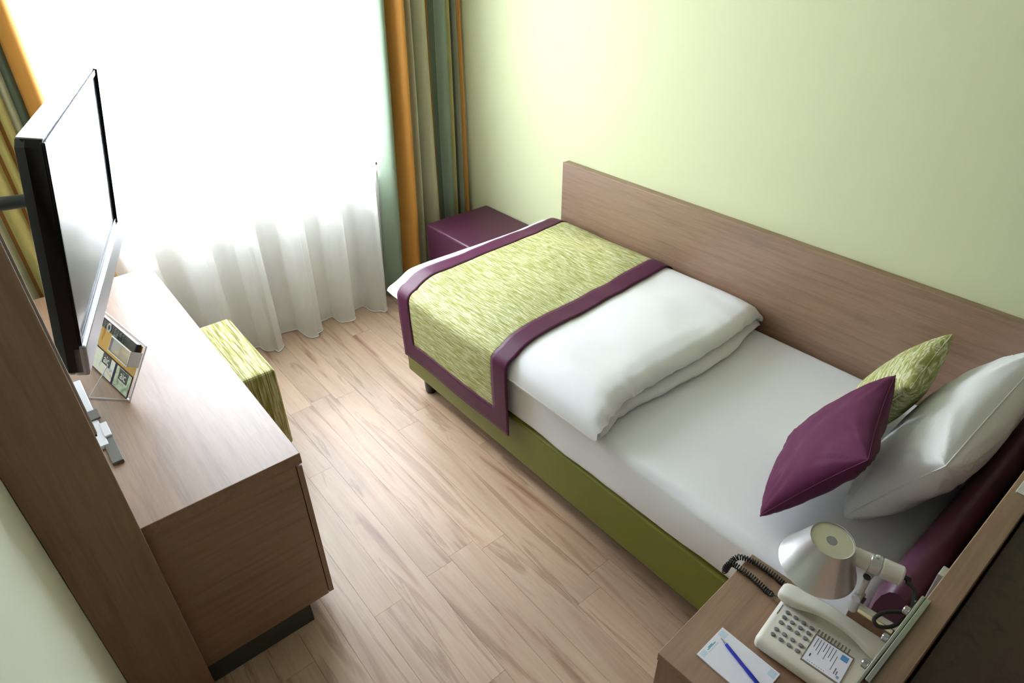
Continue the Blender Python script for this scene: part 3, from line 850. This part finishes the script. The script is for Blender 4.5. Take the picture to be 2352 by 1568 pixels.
box('name_print', (.098, .132, -.0125, -.0105, topz(.115) - .003, topz(.115) + .0006), M['ink'], ph)
# handset: sweep of rounded sections along y
def handset():
    # (y, z centre, half width, half height)
    st_ = [(.012, .063, .010, .006), (.010, .064, .020, .014), (-.002, .066, .0255, .019), (-.030, .068, .027, .020), (-.052, .073, .0245, .018), (-.072, .081, .020, .0135), (-.11, .087, .0185, .0125),
           (-.150, .086, .0185, .0125), (-.185, .080, .020, .0135), (-.205, .073, .0245, .018), (-.226, .068, .027, .020), (-.252, .066, .0255, .019), (-.262, .064, .020, .014), (-.265, .063, .010, .006)]
    P = []
    for (y, z, hw, hh) in st_:
        row = []
        for k in range(20):
            a = 2 * math.pi * k / 20; c, s = math.cos(a), math.sin(a)
            row.append((.156 + hw * math.copysign(abs(c) ** .6, c), y, z + hh * math.copysign(abs(s) ** .6, s)))
        P.append(row)
    bm = bmesh.new(); bm.from_mesh(grid_mesh('handset', P, close_v=True))
    bmesh.ops.holes_fill(bm, edges=[e for e in bm.edges if len(e.link_faces) == 1])
    return to_mesh('handset', bm)
hs = link('handset', handset(), M['phone'], ph, True)
sm = hs.modifiers.new('smooth', 'SUBSURF'); sm.levels = 1; sm.render_levels = 2
# coiled cord
def coil():
    ctr = catmull([(1.368, -.372, NZ + .050), (1.380, -.345, NZ + .030), (1.389, -.322, NZ + .012), (1.395, -.290, NZ + .011), (1.398, -.255, NZ + .011), (1.396, -.228, NZ + .012), (1.396, -.205, NZ + .008),
                   (1.394, -.192, NZ - .015), (1.396, -.190, NZ - .040), (1.408, -.192, NZ - .018), (1.420, -.200, NZ + .008), (1.434, -.214, NZ + .012), (1.447, -.250, NZ + .011), (1.450, -.300, NZ + .010), (1.444, -.345, NZ + .010), (1.436, -.372, NZ + .018)], 14)
    L = [0]
    for a, b in zip(ctr, ctr[1:]): L.append(L[-1] + (b - a).length)
    out = []; n = 1500; R = .0072
    tot = L[-1]; j = 0; prevn = Vector((0, 0, 1))
    for i in range(n + 1):
        s = tot * i / n
        while j < len(L) - 2 and L[j + 1] < s: j += 1
        t = (s - L[j]) / max(1e-9, L[j + 1] - L[j]); p = ctr[j].lerp(ctr[j + 1], t); d = (ctr[j + 1] - ctr[j]).normalized()
        nrm = (prevn - d * prevn.dot(d)).normalized(); prevn = nrm; bn = d.cross(nrm)
        k = min(1, max(0, (s - .045) / .01)); k = min(k, max(0, (tot - .02 - s) / .01) if s > tot - .03 else 1)
        an = 2 * math.pi * s / .0072
        out.append(p + R * k * (math.cos(an) * nrm + math.sin(an) * bn))
    return out
tube('coiled_cord', coil(), .0019, M['rubber'], ph, 5, local=False)

# ------------------------------------------------------------------ notepad and pen
NP = Vector((1.104, -.304, NZ + .0004))
npad = thing('notepad', 'white notepad with pale blue print under the blue pen', 'notepad', NP, Matrix.Rotation(math.radians(1.0), 3, 'Z'))
box('pages', (0, .110, -.162, 0, 0, .005), M['paper'], npad, .0004, 1)
boxes('heading_print', [(.030, .062, -.013, -.010, .005, .0052), (.036, .052, -.010, -.007, .005, .0052)], M['ink_teal'], npad)
for d_ in [(.084, .104, -.022, -.004, .005, .0051), (.006, .024, -.018, -.004, .005, .0051), (.085, .106, -.158, -.140, .005, .0051), (.026, .066, -.019, -.0155, .005, .0051)]: box('corner_print', d_, M['ink_pale'], npad)
pa, pb = Vector((1.1825, -.318, NZ + .0105)), Vector((1.1485, -.4545, NZ + .0105))
d = (pb - pa).normalized()
pen = thing('pen', 'blue ballpoint pen with silver tip lying on the notepad', 'pen', pa)
lathe('tip', [(0, 0), (.0008, .0005), (.0016, .008), (.0030, .018)], M['chrome'], pen, 14, axis_mtx(pa, d), local=False, caps=False)
lathe('barrel', [(.0033, .018), (.0042, .020), (.0044, .05), (.0042, .085), (.0048, .092), (.0050, .105), (.0046, .14), (0, .141)], M['blue'], pen, 16, axis_mtx(pa, d), local=False, caps=False)
q = pa + d * .092 + Vector((.0, 0, .0048)); q2 = pa + d * .132 + Vector((0, 0, .0075))
tube('clip', [q, q + Vector((0, 0, .003)), q2], .0014, M['blue'], pen, 6, local=False)

# ------------------------------------------------------------------ lamp
lm = thing('bedside_lamp', 'small aluminium cone lamp clamped to the partition board above the bed', 'lamp', (1.30, -.63, .95))
sc_ = Vector((1.392, -.418, .872))                         # centre of the shade top
axd = Vector((-.06, -.15, 1.2)).normalized()
SM = axis_mtx(sc_ - axd * .118, axd)
lathe('shade', [(.089, .008), (.091, .011), (.088, .014), (.051, .114), (.050, .118), (.0485, .1175), (.0490, .1135), (.0855, .014), (.087, .010), (.089, .008)], M['alu'], lm, 56, SM, local=False, caps=False, label='brushed aluminium cone shade')
lathe('diffuser', [(.0, .1130), (.012, .1130), (.0128, .1142), (.047, .1142), (.0475, .1150), (.0485, .1150), (.0485, .1120), (.0, .1120)], M['disc'], lm, 40, SM, local=False, caps=False, label='cream disc in the shade top')
lathe('bulb_cap', [(.0, .1136), (.0118, .1136), (.0118, .112), (0, .112)], M['silver'], lm, 24, SM, local=False, caps=False)
so = sc_ - axd * .052 + Vector((.045, -.058, 0)); sd = Vector((.30, -1, -.02)).normalized()
rod('socket', so - sd * .014, so + sd * .030, .0215, M['alu_white'], lm, 28, local=False, bev=.003)
rod('collar', so + sd * .024, so + sd * .048, .0240, M['alu'], lm, 28, local=False, bev=.002)
rod('socket_cap', so + sd * .048, so + sd * .096, .0235, M['alu_white'], lm, 28, local=False, bev=.004)
rod('cable_grip', so + sd * .094, so + sd * .112, .006, M['rubber'], lm, 14, local=False, bev=.001)
kn = so + sd * .036 + Vector((0, 0, .024)); rod('screw_knob', kn, kn + Vector((0, 0, .007)), .005, M['alu_white'], lm, 14, local=False, bev=.001)
j1 = so + sd * .036 - Vector((0, 0, .030)) + Vector((-.006, -.0, 0)); j2 = j1 + Vector((-.010, .0, -.075))
rod('joint', j1 - Vector((.012, 0, 0)), j1 + Vector((.012, 0, 0)), .010, M['alu'], lm, 18, local=False, bev=.001)
rod('joint_screw', j1 - Vector((.015, 0.0, 0)), j1 - Vector((.011, 0, 0)), .0085, M['black'], lm, 14, local=False)
rod('arm', j1, j2, .0075, M['alu'], lm, 18, local=False)
rod('joint', j2 - Vector((.014, 0, 0)), j2 + Vector((.014, 0, 0)), .011, M['alu'], lm, 18, local=False, bev=.001)
rod('joint_screw', j2 - Vector((.0, .016, .004)), j2 - Vector((.0, .010, .004)), .0085, M['black'], lm, 14, local=False)
j3 = j2 + Vector((-.006, .0, -.050))
rod('arm_socket', j2 + Vector((0, 0, -.002)), j3, .0115, M['alu'], lm, 20, local=False, bev=.004)
clx = 1.262
rod('arm', j2 + Vector((0, -.004, -.028)), Vector((j2.x + .004, -.622, j2.z - .020)), .007, M['alu_white'], lm, 16, local=False)
# chrome clamp plate hooked over the partition's upper edge
box('clamp', (1.03, 1.315, -.6298, -.622, .928, .957), M['chrome'], lm, .002, 2, local=False, label='chrome clamp bracket')
box('clamp_lip', (1.06, 1.315, -.640, -.6298, .9505, .957), M['chrome'], lm, .0015, 2, local=False)
box('clamp_post', (j2.x - .012, j2.x + .020, -.6298, -.618, j2.z - .045, .928), M['alu'], lm, .002, 2, local=False)
for bx_ in (1.10, 1.18, 1.27): rod('clamp_bolt', Vector((bx_, -.622, .942)), Vector((bx_, -.610, .942)), .009, M['chrome'], lm, 20, local=False, bev=.002)
g0 = so + sd * .110
tube('cable', catmull([g0, Vector((1.462, -.575, .815)), Vector((1.460, -.592, .81)), Vector((1.432, -.605, .80)), Vector((1.396, -.609, .79)), Vector((1.353, -.599, .785)), Vector((1.330, -.580, .785)), Vector((1.335, -.566, .79)), Vector((1.363, -.573, .795)), Vector((1.386, -.594, .80)), Vector((1.395, -.617, .81)), Vector((1.32, -.619, .925))], 12), .0045, M['rubber'], lm, 8, local=False)
